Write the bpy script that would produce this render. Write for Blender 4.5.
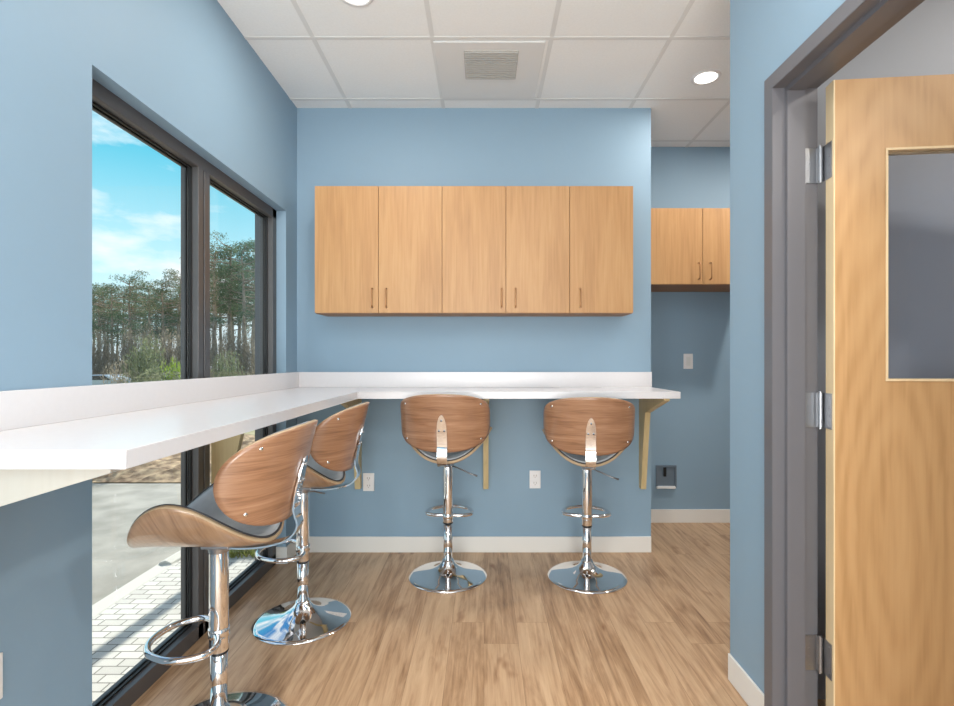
import bpy, bmesh, math, random
from mathutils import Vector, Matrix, Euler
PI = math.pi
R = math.radians
scn = bpy.context.scene
for o in list(bpy.data.objects):
    bpy.data.objects.remove(o)
col = scn.collection

# ------------------------------------------------------------------ camera
F = 512.0
cd = bpy.data.cameras.new('camera')
cd.sensor_width = 36.0
cd.lens = 36.0 * F / 954.0
cd.shift_x = -7.0 / 954.0
cd.shift_y = 7.0 / 954.0
cd.clip_start = 0.02
cd.clip_end = 500
cam = bpy.data.objects.new('camera', cd)
cam.location = (0, 0, 1.25)
cam.rotation_euler = (R(90), 0, 0)
col.objects.link(cam)
scn.camera = cam

# ------------------------------------------------------------------ view
scn.view_settings.view_transform = 'Standard'
scn.view_settings.look = 'None'
scn.view_settings.gamma = 1.0
scn.view_settings.use_curve_mapping = False
scn.view_settings.exposure = 0.57

# ------------------------------------------------------------------ sky
W = bpy.data.worlds.new('sky')
scn.world = W
W.use_nodes = True
nt = W.node_tree
nt.nodes.clear()
def wn(t, **k):
    n = nt.nodes.new(t)
    for a, b in k.items():
        setattr(n, a, b)
    return n
out = wn('ShaderNodeOutputWorld')
bg = wn('ShaderNodeBackground')
bg.inputs['Strength'].default_value = 0.85
tc = wn('ShaderNodeTexCoord')
sep = wn('ShaderNodeSeparateXYZ')
nt.links.new(tc.outputs['Generated'], sep.inputs[0])
ramp = wn('ShaderNodeValToRGB')
e = ramp.color_ramp.elements
e[0].position = 0.0; e[0].color = (0.80, 0.92, 0.96, 1)
e[1].position = 0.60; e[1].color = (0.06, 0.26, 0.58, 1)
x = ramp.color_ramp.elements.new(0.16); x.color = (0.50, 0.82, 0.92, 1)
x = ramp.color_ramp.elements.new(0.34); x.color = (0.10, 0.55, 0.74, 1)
nt.links.new(sep.outputs['Z'], ramp.inputs[0])
mp = wn('ShaderNodeMapping')
mp.inputs['Scale'].default_value = (3.2, 3.2, 9.0)
mp.inputs['Location'].default_value = (0.35, 0.2, 0.55)
nt.links.new(tc.outputs['Generated'], mp.inputs[0])
noi = wn('ShaderNodeTexNoise')
noi.inputs['Scale'].default_value = 1.25
noi.inputs['Detail'].default_value = 7
noi.inputs['Roughness'].default_value = 0.55
nt.links.new(mp.outputs[0], noi.inputs['Vector'])
cr = wn('ShaderNodeValToRGB')
cr.color_ramp.elements[0].position = 0.44; cr.color_ramp.elements[0].color = (0, 0, 0, 1)
cr.color_ramp.elements[1].position = 0.58; cr.color_ramp.elements[1].color = (1, 1, 1, 1)
nt.links.new(noi.outputs[0], cr.inputs[0])
mx = wn('ShaderNodeMixRGB')
mx.inputs[2].default_value = (0.92, 0.95, 0.97, 1)
nt.links.new(cr.outputs[0], mx.inputs[0])
nt.links.new(ramp.outputs[0], mx.inputs[1])
nt.links.new(mx.outputs[0], bg.inputs[0])
nt.links.new(bg.outputs[0], out.inputs[0])

# ------------------------------------------------------------------ sun
sd = bpy.data.lights.new('sun', 'SUN')
sd.energy = 5.0
sd.angle = R(0.6)
sd.color = (1.0, 0.94, 0.84)
so = bpy.data.objects.new('sun', sd)
az = Vector((0.06, 1.0, 0)).normalized()
sdir = Vector((az.x * math.cos(R(38)), az.y * math.cos(R(38)), math.sin(R(38))))
so.rotation_euler = sdir.to_track_quat('Z', 'Y').to_euler()
so.location = (-3, 6, 8)
col.objects.link(so)

# ------------------------------------------------------------------ unseen fill lamps added behind the camera to brighten the room
def area(name, loc, rot, sx, sy, power, color=(1, 1, 1)):
    l = bpy.data.lights.new(name, 'AREA')
    l.shape = 'RECTANGLE'; l.size = sx; l.size_y = sy
    l.energy = power; l.color = color
    o = bpy.data.objects.new(name, l)
    o.location = loc; o.rotation_euler = rot
    col.objects.link(o)
    return o
area('rear_fill', (-0.12, -2.9, 1.30), (R(104), 0, 0), 2.0, 2.0, 46, (1.0, 0.985, 0.96))  # added lamp, brightens the view from the rear wall
area('upward_fill', (0.0, -2.5, 0.75), (R(160), 0, 0), 1.7, 1.7, 75, (1.0, 0.98, 0.95))  # added lamp aimed upward to brighten the ceiling
area('right_side_fill', (0.92, -1.0, 1.0), (0, R(90), 0), 1.7, 1.7, 12, (1.0, 0.98, 0.96))  # added lamp, brightens the near part of the left wall
area('left_side_fill', (-1.19, -0.9, 1.25), (0, R(-90), 0), 1.7, 1.5, 26, (0.97, 0.99, 1.0))  # added lamp, brightens the right wall and door frame
DOWN_W = 6.5

# ------------------------------------------------------------------ helpers
def tag(o, label=None, cat=None, group=None, kind=None):
    if label: o['label'] = label
    if cat: o['category'] = cat
    if group: o['group'] = group
    if kind: o['kind'] = kind
    return o
def empty(name, loc=(0, 0, 0), rz=0.0, label=None, cat=None, group=None, kind=None):
    o = bpy.data.objects.new(name, None)
    o.empty_display_size = 0.1
    o.location = loc; o.rotation_euler = (0, 0, rz)
    col.objects.link(o)
    return tag(o, label, cat, group, kind)
def obj(name, bm, mat, parent=None, smooth=False, loc=None):
    bmesh.ops.recalc_face_normals(bm, faces=bm.faces)
    me = bpy.data.meshes.new(name)
    bm.to_mesh(me); bm.free()
    mats = mat if isinstance(mat, (list, tuple)) else [mat]
    for m in mats:
        me.materials.append(m)
    if smooth:
        for p in me.polygons:
            p.use_smooth = True
    o = bpy.data.objects.new(name, me)
    if parent: o.parent = parent
    if loc: o.location = loc
    col.objects.link(o)
    return o
def struct(name, bm, mat, parent=None, smooth=False):
    o = obj(name, bm, mat, parent, smooth)
    if not parent: o['kind'] = 'structure'
    return o
def box(bm, x0, x1, y0, y1, z0, z1, bev=0.0, mi=0, seg=2):
    vs = [bm.verts.new(p) for p in ((x0,y0,z0),(x1,y0,z0),(x1,y1,z0),(x0,y1,z0),(x0,y0,z1),(x1,y0,z1),(x1,y1,z1),(x0,y1,z1))]
    fs = [bm.faces.new([vs[i] for i in f]) for f in ((0,3,2,1),(4,5,6,7),(0,1,5,4),(1,2,6,5),(2,3,7,6),(3,0,4,7))]
    for f in fs: f.material_index = mi
    if bev > 0:
        es = list({e for f in fs for e in f.edges})
        r = bmesh.ops.bevel(bm, geom=es, offset=bev, segments=seg, affect='EDGES', profile=0.5)
        for f in r['faces']: f.material_index = mi
    return bm
def B(*a, **k):
    bm = bmesh.new(); box(bm, *a, **k); return bm
def prism(bm, pts, fn, a, b, bev=0.0):
    """2D polygon pts extruded between a and b; fn(u, v, w) -> xyz"""
    lo = [bm.verts.new(fn(u, v, a)) for u, v in pts]
    hi = [bm.verts.new(fn(u, v, b)) for u, v in pts]
    n = len(pts)
    fs = [bm.faces.new(lo), bm.faces.new(hi[::-1])]
    for i in range(n):
        fs.append(bm.faces.new((lo[i], lo[(i+1) % n], hi[(i+1) % n], hi[i])))
    if bev > 0:
        es = list({e for f in fs for e in f.edges})
        bmesh.ops.bevel(bm, geom=es, offset=bev, segments=2, affect='EDGES', profile=0.5)
    return bm
def lathe(bm, prof, n=48, cx=0, cy=0, z0=0):
    rings = []
    for r, z in prof:
        if r < 1e-5:
            rings.append([bm.verts.new((cx, cy, z0 + z))])
        else:
            rings.append([bm.verts.new((cx + r*math.cos(2*PI*i/n), cy + r*math.sin(2*PI*i/n), z0 + z)) for i in range(n)])
    for a, b in zip(rings, rings[1:]):
        for i in range(n):
            j = (i+1) % n
            if len(a) == 1 and len(b) == 1: continue
            if len(a) == 1: bm.faces.new((a[0], b[i], b[j]))
            elif len(b) == 1: bm.faces.new((a[i], a[j], b[0]))
            else: bm.faces.new((a[i], a[j], b[j], b[i]))
    return bm
def smooth_path(pts, closed=False, sub=8):
    P = [Vector(p) for p in pts]; n = len(P); res = []
    rng = range(n) if closed else range(n-1)
    for i in rng:
        p1, p2 = P[i], P[(i+1) % n]
        p0 = P[(i-1) % n] if (closed or i > 0) else p1
        p3 = P[(i+2) % n] if (closed or i+2 < n) else p2
        for k in range(sub):
            t = k/sub
            res.append(0.5*((2*p1)+(-p0+p2)*t+(2*p0-5*p1+4*p2-p3)*t*t+(-p0+3*p1-3*p2+p3)*t**3))
    if not closed: res.append(P[-1])
    return res
def tube(bm, pts, rad, n=12, closed=False):
    P = [Vector(p) for p in pts]; m = len(P)
    rads = rad if isinstance(rad, (list, tuple)) else [rad]*m
    up = None; rings = []
    for i, p in enumerate(P):
        if closed: t = P[(i+1) % m] - P[i-1]
        else: t = P[min(i+1, m-1)] - P[max(i-1, 0)]
        t.normalize()
        if up is None:
            up = Vector((0, 0, 1)) if abs(t.z) < .9 else Vector((1, 0, 0))
        up = (up - t*up.dot(t)).normalized()
        sd_ = t.cross(up)
        rings.append([bm.verts.new(p + rads[i]*(math.cos(2*PI*k/n)*up + math.sin(2*PI*k/n)*sd_)) for k in range(n)])
    rr = range(m) if closed else range(m-1)
    for i in rr:
        a, b = rings[i], rings[(i+1) % m]
        for k in range(n):
            bm.faces.new((a[k], a[(k+1) % n], b[(k+1) % n], b[k]))
    if not closed:
        bm.faces.new(rings[0][::-1]); bm.faces.new(rings[-1])
    return bm
def cyl(bm, c, axis, r, h, n=16):
    c = Vector(c); a = Vector(axis).normalized()
    return tube(bm, [c, c + a*h], r, n)

# ------------------------------------------------------------------ materials
def mat(name, rgb, rough=0.5, metal=0.0, coat=0.0, spec=0.5):
    m = bpy.data.materials.new(name); m.use_nodes = True
    b = m.node_tree.nodes['Principled BSDF']
    b.inputs['Base Color'].default_value = (*rgb, 1)
    b.inputs['Roughness'].default_value = rough
    b.inputs['Metallic'].default_value = metal
    b.inputs['Coat Weight'].default_value = coat
    b.inputs['Coat Roughness'].default_value = 0.08
    b.inputs['Specular IOR Level'].default_value = spec
    return m
def nodes(m):
    t = m.node_tree
    return t, t.nodes['Principled BSDF']
def add(t, typ, **k):
    n = t.nodes.new(typ)
    for a, b in k.items(): setattr(n, a, b)
    return n
def mottled(name, rgb, rgb2, scale=30, rough=0.6, bump=0.0, metal=0.0, coat=0.0, lo=.35, hi=.65, detail=6):
    m = mat(name, rgb, rough, metal, coat)
    t, b = nodes(m)
    c = add(t, 'ShaderNodeTexCoord')
    n = add(t, 'ShaderNodeTexNoise'); n.inputs['Scale'].default_value = scale; n.inputs['Detail'].default_value = detail
    r = add(t, 'ShaderNodeValToRGB')
    r.color_ramp.elements[0].position = lo; r.color_ramp.elements[0].color = (*rgb, 1)
    r.color_ramp.elements[1].position = hi; r.color_ramp.elements[1].color = (*rgb2, 1)
    t.links.new(c.outputs['Object'], n.inputs['Vector'])
    t.links.new(n.outputs[0], r.inputs[0]); t.links.new(r.outputs[0], b.inputs['Base Color'])
    if bump:
        bp = add(t, 'ShaderNodeBump'); bp.inputs['Strength'].default_value = bump; bp.inputs['Distance'].default_value = 0.01
        t.links.new(n.outputs[0], bp.inputs['Height']); t.links.new(bp.outputs[0], b.inputs['Normal'])
    return m
def wood(name, cA, cB, cC, axis='Z', fine=60, broad=7, rough=0.4, coat=0.0, stretch=0.05, ring=None, across=None, dist=0.6):
    m = mat(name, cA, rough, 0, coat)
    t, b = nodes(m)
    c = add(t, 'ShaderNodeTexCoord')
    def mapped(s, st=stretch, loc=(0, 0, 0)):
        mpn = add(t, 'ShaderNodeMapping')
        v = [s, s, s]; v['XYZ'.index(axis)] = s*st
        if across: v = [s*st]*3; v['XYZ'.index(across)] = s
        mpn.inputs['Scale'].default_value = v
        mpn.inputs['Location'].default_value = loc
        t.links.new(c.outputs['Object'], mpn.inputs[0])
        n = add(t, 'ShaderNodeTexNoise'); n.inputs['Scale'].default_value = 1; n.inputs['Detail'].default_value = 5
        n.inputs['Distortion'].default_value = dist
        t.links.new(mpn.outputs[0], n.inputs['Vector'])
        return n
    n1 = mapped(fine); n2 = mapped(broad, stretch*3, (3, 5, 7))
    r = add(t, 'ShaderNodeValToRGB')
    r.color_ramp.elements[0].position = .3; r.color_ramp.elements[0].color = (*cC, 1)
    r.color_ramp.elements[1].position = .7; r.color_ramp.elements[1].color = (*cA, 1)
    x = r.color_ramp.elements.new(.5); x.color = (*cB, 1)
    mm = add(t, 'ShaderNodeMath', operation='MULTIPLY_ADD')
    mm.inputs[1].default_value = 0.45; 
    t.links.new(n1.outputs[0], mm.inputs[0])
    m2 = add(t, 'ShaderNodeMath', operation='MULTIPLY'); m2.inputs[1].default_value = 0.55
    src = n2.outputs[0]
    if ring:
        mp2 = add(t, 'ShaderNodeMapping')
        mp2.inputs['Location'].default_value = ring[0]; mp2.inputs['Scale'].default_value = ring[1]
        t.links.new(c.outputs['Object'], mp2.inputs[0])
        w = add(t, 'ShaderNodeTexWave', wave_type='RINGS', rings_direction='SPHERICAL')
        w.inputs['Scale'].default_value = ring[2]; w.inputs['Distortion'].default_value = 5.5
        w.inputs['Detail'].default_value = 3; w.inputs['Detail Scale'].default_value = 1.1
        t.links.new(mp2.outputs[0], w.inputs['Vector'])
        mr = add(t, 'ShaderNodeMath', operation='MULTIPLY_ADD'); mr.inputs[1].default_value = 0.26; 
        t.links.new(w.outputs['Fac'], mr.inputs[0]); t.links.new(n2.outputs[0], mr.inputs[2])
        sb = add(t, 'ShaderNodeMath', operation='SUBTRACT'); sb.inputs[1].default_value = 0.13
        t.links.new(mr.outputs[0], sb.inputs[0]); src = sb.outputs[0]
    t.links.new(src, m2.inputs[0]); t.links.new(m2.outputs[0], mm.inputs[2])
    t.links.new(mm.outputs[0], r.inputs[0]); t.links.new(r.outputs[0], b.inputs['Base Color'])
    return m
def wallpaint(name, rgb):
    m = mat(name, rgb, 0.55, spec=0.3)
    t, b = nodes(m)
    c = add(t, 'ShaderNodeTexCoord'); n = add(t, 'ShaderNodeTexNoise'); n.inputs['Scale'].default_value = 260
    bp = add(t, 'ShaderNodeBump'); bp.inputs['Strength'].default_value = 0.06; bp.inputs['Distance'].default_value = 0.002
    t.links.new(c.outputs['Object'], n.inputs['Vector']); t.links.new(n.outputs[0], bp.inputs['Height']); t.links.new(bp.outputs[0], b.inputs['Normal'])
    return m
M = {}
M['blue'] = wallpaint('blue_paint', (0.258, 0.372, 0.470))
M['white_paint'] = wallpaint('white_paint', (0.80, 0.79, 0.77))
M['grey_wall'] = wallpaint('grey_blue_paint', (0.36, 0.38, 0.42))
M['base'] = mat('baseboard_vinyl', (0.80, 0.77, 0.72), 0.4)
M['tile'] = mottled('ceiling_tile', (0.87, 0.875, 0.86), (0.90, 0.905, 0.89), 90, 0.9)
M['grid'] = mat('ceiling_grid_metal', (0.74, 0.74, 0.72), 0.5)
M['counter'] = mottled('white_laminate', (0.73, 0.705, 0.71), (0.74, 0.715, 0.72), 60, 0.25)
M['cream'] = wood('cream_wood', (0.66, 0.53, 0.29), (0.60, 0.47, 0.25), (0.50, 0.38, 0.19), 'Z', 70, 6, 0.45)
M['pale'] = wood('pale_bracket_wood', (0.50, 0.48, 0.42), (0.48, 0.455, 0.395), (0.45, 0.42, 0.36), 'Z', 70, 6, 0.45)  # paler, greyer tone of the cream wood for the near bracket
M['maple'] = wood('maple_cabinet', (0.56, 0.325, 0.145), (0.49, 0.265, 0.110), (0.39, 0.20, 0.08), 'Z', 70, 12, 0.42, stretch=0.04)
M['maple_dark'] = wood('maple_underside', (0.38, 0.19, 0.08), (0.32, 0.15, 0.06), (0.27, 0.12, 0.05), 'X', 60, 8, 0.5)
M['doorwood'] = wood('maple_door_veneer', (0.58, 0.35, 0.165), (0.53, 0.31, 0.14), (0.43, 0.24, 0.10), 'Z', 60, 4, 0.35, stretch=0.05, ring=((-0.19, 0, -0.67*0.24), (1.0, 1.0, 0.24), 8.0))
M['dooredge'] = wood('pale_door_edge', (0.82, 0.66, 0.42), (0.78, 0.60, 0.36), (0.70, 0.52, 0.30), 'Z', 60, 6, 0.4)
M['stoolwood'] = wood('walnut_bentwood', (0.45, 0.25, 0.145), (0.35, 0.18, 0.098), (0.21, 0.095, 0.048), 'X', 190, 45, 0.30, coat=0.5, stretch=0.03, across='Z', dist=0.9)
M['seatwood'] = wood('walnut_bentwood_seat', (0.48, 0.31, 0.19), (0.40, 0.245, 0.14), (0.27, 0.15, 0.08), 'Z', 150, 34, 0.30, coat=0.5, stretch=0.04, across='Y', dist=0.9)
M['ply'] = mat('ply_edge', (0.50, 0.36, 0.22), 0.5)
M['pad'] = mottled('grey_leatherette', (0.50, 0.53, 0.56), (0.54, 0.57, 0.60), 40, 0.2)
M['piping'] = mat('dark_piping', (0.05, 0.05, 0.055), 0.5)
M['chrome'] = mat('chrome', (0.84, 0.83, 0.83), 0.05, 1.0)
M['steel'] = mat('satin_steel', (0.36, 0.365, 0.38), 0.38, 1.0)
M['black'] = mat('black_plastic', (0.012, 0.012, 0.013), 0.4)
M['bronze'] = mat('bronze_aluminium', (0.10, 0.095, 0.095), 0.36, 0.3)
M['gasket'] = mat('black_gasket', (0.01, 0.01, 0.01), 0.5)
M['frame'] = mat('grey_door_frame_paint', (0.135, 0.133, 0.145), 0.35)
M['copper'] = mat('copper_pull', (0.44, 0.23, 0.11), 0.3, 0.85)
M['plate'] = mat('white_plate_plastic', (0.82, 0.80, 0.79), 0.35)
M['slot'] = mat('socket_slot', (0.30, 0.22, 0.20), 0.6)
M['darkbox'] = mat('recess_box_grey', (0.13, 0.17, 0.21), 0.5)
M['vent'] = mat('vent_panel', (0.76, 0.755, 0.735), 0.6)
M['louver'] = mat('vent_louver', (0.50, 0.49, 0.46), 0.6)
def glass(name, tint=(1, 1, 1), refl=1.0):
    m = bpy.data.materials.new(name); m.use_nodes = True
    t = m.node_tree; t.nodes.clear()
    o = add(t, 'ShaderNodeOutputMaterial'); mxs = add(t, 'ShaderNodeMixShader')
    tr = add(t, 'ShaderNodeBsdfTransparent'); tr.inputs[0].default_value = (*tint, 1)
    g = add(t, 'ShaderNodeBsdfGlossy'); g.inputs['Roughness'].default_value = 0.0
    fr = add(t, 'ShaderNodeFresnel'); fr.inputs[0].default_value = 1.45
    mu = add(t, 'ShaderNodeMath', operation='MULTIPLY'); mu.inputs[1].default_value = refl
    ge = add(t, 'ShaderNodeNewGeometry'); iv = add(t, 'ShaderNodeMath', operation='SUBTRACT'); iv.inputs[0].default_value = 1.0
    t.links.new(ge.outputs['Backfacing'], iv.inputs[1])
    mf = add(t, 'ShaderNodeMath', operation='MULTIPLY'); t.links.new(fr.outputs[0], mf.inputs[0]); t.links.new(iv.outputs[0], mf.inputs[1])
    t.links.new(mf.outputs[0], mu.inputs[0]); t.links.new(mu.outputs[0], mxs.inputs[0])
    t.links.new(tr.outputs[0], mxs.inputs[1]); t.links.new(g.outputs[0], mxs.inputs[2]); t.links.new(mxs.outputs[0], o.inputs[0])
    return m
M['glass'] = glass('window_glass', (0.96, 0.98, 0.98), 0.8)
M['doorglass'] = glass('door_glass', (0.93, 0.95, 0.98), 1.0)
def emit(name, rgb, s):
    m = mat(name, rgb, 0.5)
    t, b = nodes(m)
    b.inputs['Emission Color'].default_value = (*rgb, 1); b.inputs['Emission Strength'].default_value = s
    return m
M['lens'] = emit('lamp_lens', (1, 0.97, 0.90), 3.0)

# floor: wood-look planks running away from the camera
def floor_mat():
    m = mat('wood_plank_floor', (0.4, 0.28, 0.18), 0.34, spec=0.4)
    t, b = nodes(m)
    c = add(t, 'ShaderNodeTexCoord'); mpn = add(t, 'ShaderNodeMapping'); mpn.inputs['Rotation'].default_value = (0, 0, R(90))
    t.links.new(c.outputs['Object'], mpn.inputs[0])
    br = add(t, 'ShaderNodeTexBrick'); br.offset = 0.37; br.offset_frequency = 3; br.squash = 1.35; br.squash_frequency = 2
    br.inputs['Scale'].default_value = 1.0
    br.inputs['Color1'].default_value = (0, 0, 0, 1); br.inputs['Color2'].default_value = (1, 1, 1, 1); br.inputs['Mortar'].default_value = (0.25, 0.25, 0.25, 1)
    br.inputs['Mortar Size'].default_value = 0.0009; br.inputs['Mortar Smooth'].default_value = 0.3
    br.inputs['Brick Width'].default_value = 1.22; br.inputs['Row Height'].default_value = 0.152
    t.links.new(mpn.outputs[0], br.inputs['Vector'])
    # per-plank shift of the grain
    sc = add(t, 'ShaderNodeVectorMath', operation='SCALE'); sc.inputs['Scale'].default_value = 23.0
    t.links.new(br.outputs['Color'], sc.inputs[0])
    ad = add(t, 'ShaderNodeVectorMath', operation='ADD'); t.links.new(c.outputs['Object'], ad.inputs[0]); t.links.new(sc.outputs[0], ad.inputs[1])
    def nz(s, dist=0.8, det=6):
        mq = add(t, 'ShaderNodeMapping'); mq.inputs['Scale'].default_value = s
        t.links.new(ad.outputs[0], mq.inputs[0])
        n = add(t, 'ShaderNodeTexNoise'); n.inputs['Scale'].default_value = 1; n.inputs['Detail'].default_value = det; n.inputs['Distortion'].default_value = dist
        n.inputs['Roughness'].default_value = 0.62
        t.links.new(mq.outputs[0], n.inputs['Vector']); return n
    g1 = nz((60, 3.0, 1)); g2 = nz((13, 1.6, 1), 1.5)
    a = add(t, 'ShaderNodeMath', operation='MULTIPLY'); a.inputs[1].default_value = 0.45; t.links.new(g1.outputs[0], a.inputs[0])
    a2 = add(t, 'ShaderNodeMath', operation='MULTIPLY_ADD'); a2.inputs[1].default_value = 0.55; t.links.new(g2.outputs[0], a2.inputs[0]); t.links.new(a.outputs[0], a2.inputs[2])
    a3 = add(t, 'ShaderNodeMath', operation='MULTIPLY_ADD'); a3.inputs[1].default_value = 0.11; t.links.new(br.outputs['Color'], a3.inputs[0]); t.links.new(a2.outputs[0], a3.inputs[2])
    r = add(t, 'ShaderNodeValToRGB')
    E = r.color_ramp.elements
    E[0].position = .36; E[0].color = (0.20, 0.105, 0.052, 1)
    E[1].position = .74; E[1].color = (0.62, 0.42, 0.255, 1)
    x = E.new(.48); x.color = (0.38, 0.225, 0.122, 1)
    x = E.new(.58); x.color = (0.51, 0.325, 0.19, 1)
    t.links.new(a3.outputs[0], r.inputs[0])
    kn = nz((9, 3.2, 1), 0.4, 2)
    kr = add(t, 'ShaderNodeValToRGB'); kr.color_ramp.elements[0].position = .66; kr.color_ramp.elements[0].color = (1, 1, 1, 1)
    kr.color_ramp.elements[1].position = .78; kr.color_ramp.elements[1].color = (.55, .42, .32, 1)
    t.links.new(kn.outputs[0], kr.inputs[0])
    km = add(t, 'ShaderNodeMixRGB', blend_type='MULTIPLY'); km.inputs[0].default_value = 1
    t.links.new(r.outputs[0], km.inputs[1]); t.links.new(kr.outputs[0], km.inputs[2]); r = km
    dk = add(t, 'ShaderNodeMixRGB', blend_type='MULTIPLY'); dk.inputs[2].default_value = (0.6, 0.55, 0.5, 1)
    t.links.new(br.outputs['Fac'], dk.inputs[0]); t.links.new(r.outputs[0], dk.inputs[1])
    t.links.new(dk.outputs[0], b.inputs['Base Color'])
    return m
M['floor'] = floor_mat()
def paver_mat():
    m = mat('concrete_pavers', (0.5, 0.5, 0.47), 0.9)
    t, b = nodes(m)
    c = add(t, 'ShaderNodeTexCoord'); mpn = add(t, 'ShaderNodeMapping'); mpn.inputs['Rotation'].default_value = (0, 0, 0)
    t.links.new(c.outputs['Object'], mpn.inputs[0])
    br = add(t, 'ShaderNodeTexBrick'); br.inputs['Scale'].default_value = 1
    br.inputs['Color1'].default_value = (0.50, 0.48, 0.44, 1); br.inputs['Color2'].default_value = (0.62, 0.60, 0.55, 1); br.inputs['Mortar'].default_value = (0.22, 0.21, 0.19, 1)
    br.inputs['Mortar Size'].default_value = 0.004; br.inputs['Brick Width'].default_value = 0.12; br.inputs['Row Height'].default_value = 0.06
    t.links.new(mpn.outputs[0], br.inputs['Vector']); t.links.new(br.outputs['Color'], b.inputs['Base Color'])
    return m
M['paver'] = paver_mat()
M['asphalt'] = mottled('asphalt', (0.23, 0.22, 0.19), (0.36, 0.34, 0.30), 3, 0.9, detail=10)
M['curb'] = mat('concrete_curb', (0.55, 0.53, 0.48), 0.9)
M['mulch'] = mottled('pine_straw_mulch', (0.16, 0.10, 0.06), (0.50, 0.36, 0.22), 9, 0.95, 0.8, detail=12)
M['turf'] = mottled('dry_turf', (0.20, 0.20, 0.09), (0.34, 0.30, 0.17), 4, 0.95, detail=10)
M['bark'] = mottled('pine_bark', (0.22, 0.185, 0.16), (0.38, 0.32, 0.27), 4, 0.95)
M['needle'] = mottled('pine_needles', (0.07, 0.12, 0.075), (0.16, 0.21, 0.14), 1.2, 0.85)
M['leaf_grey'] = mottled('grey_green_leaves', (0.11, 0.14, 0.07), (0.27, 0.29, 0.17), 6, 0.8)
M['leaf_bright'] = mottled('bright_green_leaves', (0.16, 0.26, 0.03), (0.40, 0.50, 0.08), 12, 0.7)
M['leaf_brown'] = mottled('brown_brush', (0.20, 0.18, 0.14), (0.38, 0.33, 0.26), 4, 0.9)
M['grass'] = mottled('grass_blades', (0.12, 0.17, 0.03), (0.42, 0.42, 0.12), 14, 0.8)
for k_ in ('needle', 'leaf_grey', 'leaf_bright', 'leaf_brown', 'grass'):   # thin leaves let sunlight through
    t_, b_ = nodes(M[k_])
    tl = add(t_, 'ShaderNodeBsdfTranslucent'); ms = add(t_, 'ShaderNodeMixShader'); ms.inputs[0].default_value = 0.5
    t_.links.new(b_.inputs['Base Color'].links[0].from_socket, tl.inputs[0])
    o_ = t_.nodes['Material Output']
    t_.links.new(b_.outputs[0], ms.inputs[1]); t_.links.new(tl.outputs[0], ms.inputs[2]); t_.links.new(ms.outputs[0], o_.inputs[0])
M['carpaint'] = mat('pale_blue_car_paint', (0.42, 0.52, 0.62), 0.25, 0.3, 0.6)
M['carwhite'] = mat('white_car_paint', (0.75, 0.77, 0.80), 0.3, 0.0, 0.6)
M['carglass'] = mat('car_glass', (0.03, 0.04, 0.05), 0.1)
M['tire'] = mat('tyre', (0.02, 0.02, 0.02), 0.8)

# ================================================================== THE ROOM
XL, XR, YB, H = -1.217, 0.964, 3.333, 2.89
WY0, WY1, WZ = 1.59, 3.147, 2.168          # window opening in the left wall
DY0, DY1, DZ = 0.773, 1.687, 2.14          # door opening in the right wall
YR = -3.0                                    # rear wall behind the camera
struct('floor', B(-1.40, 4.0, YR-0.1, 4.1, -0.14, 0.0), M['floor'])
bm = bmesh.new()
box(bm, -1.40, 4.0, YR-0.1, 4.1, H, H+0.12)
struct('ceiling', bm, M['tile'])
bm = bmesh.new()                             # suspended-ceiling grid
gx = [-0.870+0.6067*i for i in range(0, 8)]
gy = [3.217+0.61-0.61*i for i in range(0, 12)]
for x in gx: box(bm, x-0.0115, x+0.0115, YR, 3.94, H-0.0025, H-0.0004)
for y in gy: box(bm, XL, 3.9, y-0.0115, y+0.0115, H-0.0029, H-0.0005)
struct('trim_1', bm, M['grid'])
bm = bmesh.new()
box(bm, -1.40, XL, YR-0.1, -1.7, 0, H)
box(bm, -1.40, XL, -0.1, WY0, 0, H)
box(bm, -1.40, XL, -1.7, -0.1, 0, 0.3)
box(bm, -1.40, XL, -1.7, -0.1, 2.2, H)
box(bm, -1.40, XL, WY0, WY1, WZ, H)
box(bm, -1.40, XL, WY1, 4.1, 0, H)
struct('wall_left', bm, M['blue'])
struct('wall_back', B(XL, 1.087, YB, 3.94, 0, H), M['blue'])
struct('wall_alcove', B(XL, 4.0, 3.94, 4.08, 0, H), M['blue'])
bm = bmesh.new()
box(bm, XR, 1.086, DY1+0.03, 2.006, 0, H)
box(bm, XR, 1.086, DY0-0.03, DY1+0.03, DZ+0.035, H)
box(bm, XR, 1.086, YR, DY0-0.03, 0, H)
struct('wall_right', bm, M['blue'])
bm = bmesh.new()
box(bm, 1.086, 4.0, 1.886, 2.006, 0, H)
struct('wall_partition', bm, M['grey_wall'])
struct('wall_far_right', B(3.86, 4.0, YR, 3.94, 0, H), M['white_paint'])
bm = bmesh.new()                             # rear wall with an opening for the added window
box(bm, -1.40, -1.15, YR-0.1, YR, 0, H); box(bm, 0.9, 4.0, YR-0.1, YR, 0, H)
box(bm, -1.15, 0.9, YR-0.1, YR, 0, 0.25); box(bm, -1.15, 0.9, YR-0.1, YR, 2.65, H)
struct('wall_rear', bm, M['white_paint'])

# baseboards
def baseboard(name, x0, x1, y0, y1):
    struct(name, B(x0, x1, y0, y1, 0.0, 0.102, bev=0.002), M['base'])
baseboard('baseboard_back', XL+0.009, 1.087, YB-0.009, YB)
baseboard('baseboard_alcove', 1.087, 3.86, 3.931, 3.94)
baseboard('baseboard_right', XR-0.009, XR, 1.738, 2.006)
bm = bmesh.new()
box(bm, XL-0.06, XL+0.009, WY1-0.009, WY1, 0, 0.102)
box(bm, XL, XL+0.009, WY1, YB, 0, 0.102)
struct('baseboard_left', bm, M['base'])

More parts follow.
